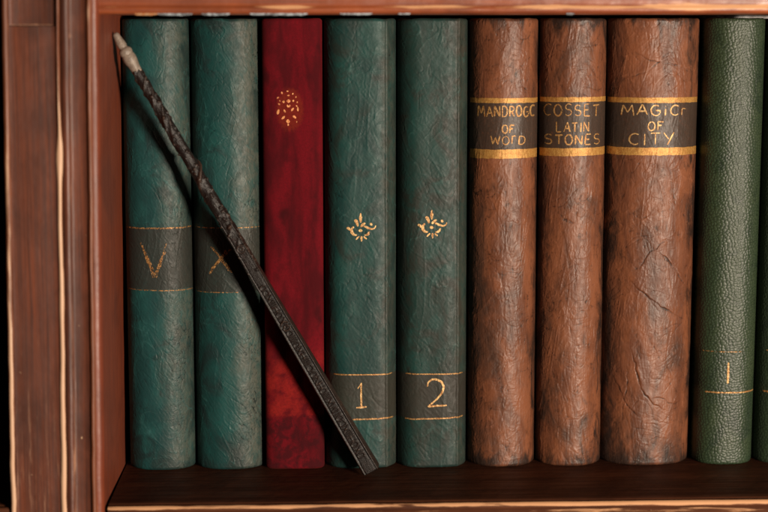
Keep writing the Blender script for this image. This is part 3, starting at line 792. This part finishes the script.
def sym(book, cx, cz, sc=1.0):
    """small foliate gilt flower"""
    K = 0.079 * sc
    o = []
    for pts, wd in (([(0, -108), (-1, -78), (0, -46)], (5, 20, 9)), ([(-42, -62), (-30, -58), (-22, -40), (-18, -22)], (17, 20, 17, 10)),
                    ([(30, -44), (14, -36), (0, -18)], (11, 17, 12)), ([(18, -26), (42, -14), (70, -4), (90, -10), (96, -28)], (10, 14, 12, 9, 6)),
                    ([(58, -42), (66, -36), (72, -28)], (13, 17, 9)), ([(-90, -8), (-80, -14), (-68, 4)], (13, 17, 8)),
                    ([(-44, -22), (-58, -6), (-58, 16), (-44, 32), (-24, 34)], (10, 15, 19, 15, 8)), ([(54, 10), (50, 24), (38, 34), (22, 34)], (9, 15, 13, 7)),
                    ([(-14, 6), (-2, 3), (10, 8)], (16, 19, 15)), ([(-10, 42), (-22, 52), (-32, 64)], (9, 11, 8)), ([(4, 40), (5, 56), (4, 76)], (11, 14, 6)),
                    ([(18, 42), (28, 52), (38, 60)], (9, 11, 7))):
        o.append(([(cx + x * K, cz - z * K) for x, z in pts], tuple(v * K for v in wd)))
    return book.strokes("gilt_flower", o, GOLD_BRIGHT)


sym(bG1, XM(360.5, 228) - bG1.cx, ZM(230))
sym(bG2, XM(431.2, 226) - bG2.cx, ZM(227.3))
one = lambda b, px, y0, y1: [([XX(b, px - 3.5, y0 + 6), XX(b, px - 0.5, y0 + 2), XX(b, px + .2, y0)], (0.5, 0.6)), ([XX(b, px + .2, y0), XX(b, px, (y0 + y1) / 2), XX(b, px + .3, y1)], (0.7, 0.95, 0.9)),
                             ([XX(b, px - 5, y1), XX(b, px, y1 - .3), XX(b, px + 5.5, y1 - .8)], (0.7, 1.0, 0.7))]
bG1.strokes("gold_numeral", one(bG1, 360.5, 382, 406.8), GOLD_BRIGHT)
two = [(426.5, 386.5), (427.5, 382), (431, 379.3), (436, 379.3), (441, 382), (443, 387), (441, 393), (436, 399), (430, 404), (427, 406.5)]
bG2.strokes("gold_numeral", [([XX(bG2, *q) for q in two], (0.7, 1.15, 1.0, 0.7)), ([XX(bG2, 427, 406.3), XX(bG2, 435, 405.6), XX(bG2, 446, 405.2)], (0.9, 1.0, 0.7))], GOLD_BRIGHT)
for b, s in ((bG1, 0), (bG2, 1)):
    b.line("gilt_line", ZM(374), -b.w * .78, b.w * .88, 0.6, GOLD_TITLE, seed=20 + s)
    b.line("gilt_line", ZM(419), -b.w * .80, b.w * .90, 0.7, GOLD_TITLE, slope=0.7, wob=0.35, seed=24 + s)
bP1.strokes("gold_numeral", [([XX(bP1, 729.3, 364.5), XX(bP1, 729, 375), XX(bP1, 728.6, 386)], (0.9, 1.1, 1.0))], GOLD_BRIGHT, off=0.12)
bP1.line("gilt_line", ZM(354), -bP1.w * .85, bP1.w * .4, 0.5, GOLD_FAINT, seed=30, off=0.14)
bP1.line("gilt_line", ZM(395), -bP1.w * .75, bP1.w * .93, 0.7, GOLD_TITLE, seed=31, off=0.14)
bP2.line("gilt_line", ZM(354), -bP2.w * .8, bP2.w * .9, 0.55, GOLD_TITLE, seed=32, off=0.14)
bP2.line("gilt_line", ZM(395.5), -bP2.w * .85, bP2.w * .9, 0.9, GOLD_TITLE, seed=33, off=0.14)

# oval gilt stamp of leaf flecks on the red velvet
flk = [(-0.3, 9.6, 1.2, .7, 0), (-3.4, 8.7, .8, 1.4, 15), (2.6, 8.2, .6, 1.2, -25), (0.2, 7.3, 1.6, .8, 0), (-5.6, 6.1, 1.9, .9, 35), (.2, 4.3, 1.9, 1.9, 0), (-2.5, 3.9, 1.2, 1.3, 0), (2.8, 4.4, .9, 1.2, 0), (5.0, 3.6, .6, .9, 0),
       (-5.0, 2.6, 1.4, .9, -35), (-.3, 1.6, .7, 1.6, 22), (.7, 1.6, .7, 1.6, -22), (-5.6, -1.6, 1.1, 3.0, -15), (-2.0, -1.1, .8, 2.0, 28), (2.3, -.3, .8, 2.4, -38), (5.3, -.1, .7, 2.4, 0), (4.6, 1.6, .6, 1.2, 40),
       (-2.8, -4.7, .9, 2.4, -48), (3.4, -4.3, 1.0, 2.2, 48), (-.2, -6.7, 1.5, 2.3, 0), (-.2, -8.6, .8, 1.2, 0), (4.6, -7.0, .5, .9, 0), (-4.6, 4.4, .5, .8, 20), (4.3, 6.4, .5, 1.0, -20)]
o = []
for x, z, wd, ln, ang in flk:
    a = math.radians(ang); sc = 0.90
    dx, dz = math.sin(-a) * ln / 2, math.cos(a) * ln / 2
    cx_, cz_ = XM(289, 108) - bR.cx - 0.2 + x * sc, ZM(108.5) + z * sc * 1.02
    o.append(([(cx_ - dx * sc, cz_ - dz * sc), (cx_, cz_), (cx_ + dx * sc, cz_ + dz * sc)], (wd * .75 * sc, wd * 1.35 * sc, wd * .75 * sc)))
GOLD_RED = gold_paint("gilt_on_velvet", (0.72, 0.33, 0.11), wear=0.32, dark=(0.45, 0.12, 0.04))
bR.strokes("gilt_ornament", o, GOLD_RED)

# ------------------------------------------------------------------ wand
Pb = np.array([-6.9, -12.0, 2.6]); Pt = np.array([-130.3, -21.0, 222.0])
wand = empty("wand", (-6.9, -12.0, 0), "dark carved wooden wand with a pale bone-coloured tip leaning across the books", "wand")
ax = Pt - Pb; LW = np.linalg.norm(ax); ax /= LW
toC = np.array(CAM) * 1000 - (Pb + Pt) / 2; e_f = toC - ax * (toC @ ax); e_f /= np.linalg.norm(e_f)        # carved face looks outward
e_s = np.cross(ax, e_f); e_s /= np.linalg.norm(e_s)
if e_s[0] < 0: e_s = -e_s                                                                                       # to the right
TW = math.radians(-10)
e_f, e_s = e_f * math.cos(TW) + e_s * math.sin(TW), e_s * math.cos(TW) - e_f * math.sin(TW)


def sweep(name, s, ang, rad, mat, close0=True, close1=True, extra=None):
    """s: positions along axis (mm from the thick end), rad[i, j]: radius for each s and angle (0 = toward viewer)"""
    P = Pb[None, None] + s[:, None, None] * ax + rad[..., None] * (np.cos(ang)[None, :, None] * e_f + np.sin(ang)[None, :, None] * e_s)
    ns, na = rad.shape; V = P.reshape(-1, 3)
    f = []
    i = np.arange(ns - 1); j = np.arange(na); I, J = np.meshgrid(i, j, indexing='ij'); J2 = (J + 1) % na
    F = np.stack([I * na + J, I * na + J2, (I + 1) * na + J2, (I + 1) * na + J], -1).reshape(-1, 4)
    extraV = []; tri = []
    if close0:
        V = np.concatenate([V, (Pb + s[0] * ax)[None]]); k = len(V) - 1
        tri.append(np.stack([j, np.full(na, k), np.full(na, k), (j + 1) % na], -1))
    faces = [tuple(q) for q in F]
    if close0: faces += [(int(a), k, int((a + 1) % na)) for a in j]
    if close1:
        V = np.concatenate([V, (Pb + s[-1] * ax)[None]]); k2 = len(V) - 1; b0 = (ns - 1) * na
        faces += [(b0 + int(a), b0 + int((a + 1) % na), k2) for a in j]
    return mesh_obj(name, V, faces, mat, wand, True, extra)


NA = 144
ang = np.linspace(0, 2 * np.pi, NA, endpoint=False)
s = np.linspace(0, LW * 0.918, 1150)
r0 = 4.9 + (2.4 - 4.9) * (s / s[-1]) ** 0.95
sq = 1 - ss(125, 165, s)                                   # square below, round above
cth, sth = np.cos(ang), np.sin(ang)
nn = 5.0
sqr = (np.abs(cth) ** nn + np.abs(sth) ** nn) ** (-1 / nn)
rad = r0[:, None] * (1 + sq[:, None] * (0.93 * sqr[None] - 1))
tface = np.where(cth > 0, sth / np.maximum(np.abs(cth), 1e-3), 99.0)           # -1..1 across the carved face
Sg, Tg = np.meshgrid(s, tface, indexing='ij')
xm = Tg * r0[:, None] * 0.93                                                     # mm across the face
relief = np.zeros_like(rad); dye = np.zeros_like(rad)
inface = (np.abs(Tg) < 1.05)
# framing grooves and ridges along the face edges
edge = sq[:, None] * inface
relief += edge * (0.32 * np.exp(-((np.abs(Tg) - 0.86) / 0.075) ** 2) - 0.5 * np.exp(-((np.abs(Tg) - 0.70) / 0.07) ** 2))
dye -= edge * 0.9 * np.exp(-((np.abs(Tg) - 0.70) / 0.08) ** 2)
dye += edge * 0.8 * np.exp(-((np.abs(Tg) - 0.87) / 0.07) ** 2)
# right-hand side face gets a groove too, so it shows a double line
tside = np.where(sth > 0, cth / np.maximum(np.abs(sth), 1e-3), 99.0)[None]
relief += sq[:, None] * (np.abs(tside) < 1.05) * (-0.36 * np.exp(-((tside - 0.25) / 0.16) ** 2))
dye += sq[:, None] * (np.abs(tside) < 1.0) * 0.45  # lit right-hand face painted paler through the dye
rw = np.random.RandomState(21)


def dist_poly(pts, S_, X_):
    d = np.full(S_.shape, 99.0)
    for (s0, x0), (s1, x1) in zip(pts[:-1], pts[1:]):
        b0, b1 = s1 - s0, x1 - x0; q = np.clip(((S_ - s0) * b0 + (X_ - x0) * b1) / (b0 * b0 + b1 * b1 + 1e-9), 0, 1)
        d = np.minimum(d, np.hypot(S_ - s0 - q * b0, X_ - x0 - q * b1))
    return d


def add_stroke(pts, amp, wd):
    amp = amp * 0.8; wd = wd * 0.74
    ss0 = min(p[0] for p in pts) - 3; ss1 = max(p[0] for p in pts) + 3
    k = np.where((s > ss0) & (s < ss1))[0]
    if len(k) == 0: return
    sl = slice(k[0], k[-1] + 1)
    d = dist_poly(pts, Sg[sl], xm[sl]); g = np.exp(-(d / wd) ** 2) * (np.abs(Tg[sl]) < 1.3)
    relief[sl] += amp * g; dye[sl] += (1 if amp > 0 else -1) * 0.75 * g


# carved signs along the lower face: rings, bars, crosses, chevrons
pos = 9.0; kinds = 2 * ['O', 'x', 'O', 'H', 'III', 'X', 'C', 'O', 'II', 'S', 'X', 'III', 'O', 'H', 'Z', 'O', 'C', 'III', 'H', 'X', 'O', 'III', 'C']
for kd in kinds:
    wv = 0.54 * float(np.interp(pos, s, r0)); L_ = rw.uniform(2.9, 3.7)
    if pos > 108: break
    c = pos + L_ / 2
    if kd == 'O': add_stroke([(c + 1.2 * math.cos(t), wv * 0.78 * math.sin(t)) for t in np.linspace(0, 2 * math.pi, 16)], 0.45, 0.42)
    elif kd == 'C': add_stroke([(c + 1.25 * math.cos(t), wv * 0.75 * math.sin(t)) for t in np.linspace(.6, 5.4, 14)], 0.45, 0.42)
    elif kd in ('X', 'x'):
        add_stroke([(c - 1.3, -wv * .8), (c + 1.3, wv * .8)], 0.45, 0.42); add_stroke([(c - 1.3, wv * .8), (c + 1.3, -wv * .8)], 0.45, 0.42)
    elif kd == 'III':
        for q in (-1.1, 0, 1.1): add_stroke([(c + q, -wv * .85), (c + q, wv * .85)], 0.42, 0.36)
    elif kd == 'II':
        for q in (-.9, .9): add_stroke([(c + q, -wv * .85), (c + q, wv * .85)], 0.42, 0.38)
    elif kd == 'H':
        for q in (-1.2, 1.2): add_stroke([(c + q, -wv * .85), (c + q, wv * .85)], 0.42, 0.38)
        add_stroke([(c - 1.2, 0), (c + 1.2, 0)], 0.42, 0.38)
    elif kd == 'S': add_stroke([(c - 1.6, -wv * .7), (c - .6, wv * .8), (c + .6, -wv * .8), (c + 1.6, wv * .7)], 0.42, 0.4)
    elif kd == 'Z': add_stroke([(c - 1.5, wv * .8), (c - 1.5, -wv * .8), (c + 1.5, wv * .8), (c + 1.5, -wv * .8)], 0.42, 0.4)
    pos += L_
# sunk panel under the signs
pan = ss(5, 8, Sg) * ss(112, 106, Sg) * (np.abs(Tg) < 0.66)
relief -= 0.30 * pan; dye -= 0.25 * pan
# the two spirals


def spiral(s0, R, x0=0.0):
    add_stroke([(s0 + R * math.cos(t), x0 + R * math.sin(t)) for t in np.linspace(0, 2 * math.pi, 26)], 0.55, 0.42)
    add_stroke([(s0 + R * .48 * (1 - .04 * t) * math.cos(t), x0 + R * .48 * (1 - .04 * t) * math.sin(t)) for t in np.linspace(0, 5.2, 18)], 0.5, 0.36)


spiral(LW - 332 * .498, 2.5, 0.0)      # near the red book
spiral(LW - 243 * .498, 2.0, 0.4)      # higher, on the second book
# twisting vine ridges, knots and bead bumps on the upper shaft
upm = ss(118, 150, Sg); Ag = np.broadcast_to(ang[None], rad.shape)
for ph, pitch, am in ((0.3, 34, .55), (2.4, 46, .45), (4.3, 27, .35)):
    d = np.angle(np.exp(1j * (Ag - ph - 2 * np.pi * Sg / pitch - 0.6 * np.sin(Sg / 7))))
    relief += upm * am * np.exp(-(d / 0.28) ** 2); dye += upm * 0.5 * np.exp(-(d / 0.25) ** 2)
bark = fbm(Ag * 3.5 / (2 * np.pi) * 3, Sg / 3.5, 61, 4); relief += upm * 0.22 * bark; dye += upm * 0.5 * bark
relief += 0.06 * fbm(Ag * 5, Sg / 2.0, 63, 3); dye += 0.35 * fbm(Ag * 4, Sg / 3.0, 64, 4)
for k in range(74):
    sc_ = rw.uniform(118, s[-1] - 3); aa = rw.uniform(-1.5, 1.6); rb = rw.uniform(.45, .9)
    kk = np.where(np.abs(s - sc_) < 3)[0]; sl = slice(kk[0], kk[-1] + 1)
    d = np.hypot(Sg[sl] - sc_, np.angle(np.exp(1j * (Ag[sl] - aa))) * r0[sl, None])
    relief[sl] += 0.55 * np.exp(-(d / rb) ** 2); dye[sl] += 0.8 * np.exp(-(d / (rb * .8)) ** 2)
rad = rad + relief
rad[0] *= 0.93; rad[1] *= 0.975
m = NT("dark_carved_wood")
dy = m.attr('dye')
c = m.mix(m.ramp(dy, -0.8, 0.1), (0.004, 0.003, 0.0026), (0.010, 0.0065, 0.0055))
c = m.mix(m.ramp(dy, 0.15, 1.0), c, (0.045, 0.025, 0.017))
c = m.mix(m.ramp(m.noise(0.35, 4, 0.6), 0.55, 0.72, 0, 0.5), c, (0.026, 0.007, 0.006))
M_WAND = m.fin(c, m.ramp(m.noise(1.2, 4, 0.6), 0.3, 0.7, 0.36, 0.55), 0.42, 0, m.bump(m.noise(1.6, 4, 0.65), 0.0002))
sweep("shaft", s, ang, rad, M_WAND, extra={'dye': np.concatenate([dye.reshape(-1), [0, 0]])})

m = NT("pale_bone_tip")
c = m.mix(m.ramp(m.noise(0.4, 5, 0.65, 0.5), 0.35, 0.65), (0.28, 0.228, 0.182), (0.19, 0.15, 0.12))
c = m.mix(m.ramp(m.noise(0.9, 4, 0.6), 0.6, 0.75, 0, 0.8), c, (0.10, 0.06, 0.04))
M_TIP = m.fin(c, 0.38, 0.5, 0, m.bump(m.noise(1.3, 4, 0.6), 0.00025))
# profile measured along the wand, mm from the point
prof = [(0, .6), (.3, 1.4), (1.0, 1.8), (4.5, 2.2), (7.2, 2.55), (7.6, 2.3), (8.0, 2.1), (8.5, 2.5), (9.1, 3.3), (10.0, 3.65), (11.2, 3.55), (11.9, 3.25), (12.5, 3.5), (14.0, 3.75), (15.8, 3.5), (18, 2.95), (20.5, 2.75), (21.4, 2.75), (22.2, 2.1)]
pd = np.array(prof); st = np.linspace(LW - 22.2, LW, 170)
rr = np.interp(LW - st, pd[:, 0], pd[:, 1]) * 0.90
ker = np.ones(5) / 5; rr[2:-2] = np.convolve(rr, ker, 'valid')
a2 = np.linspace(0, 2 * np.pi, 72, endpoint=False); A2, S2 = np.meshgrid(a2, st)
ragged = 0.55 * fbm(A2 * 2.2, S2 / 9, 71, 2) * ss(LW - 18, LW - 22, S2)
sweep("tip", st, a2, rr[:, None] + 0.14 * fbm(np.cos(A2) * 1.5, S2 / 4 + np.sin(A2), 72, 3) + ragged, M_TIP)
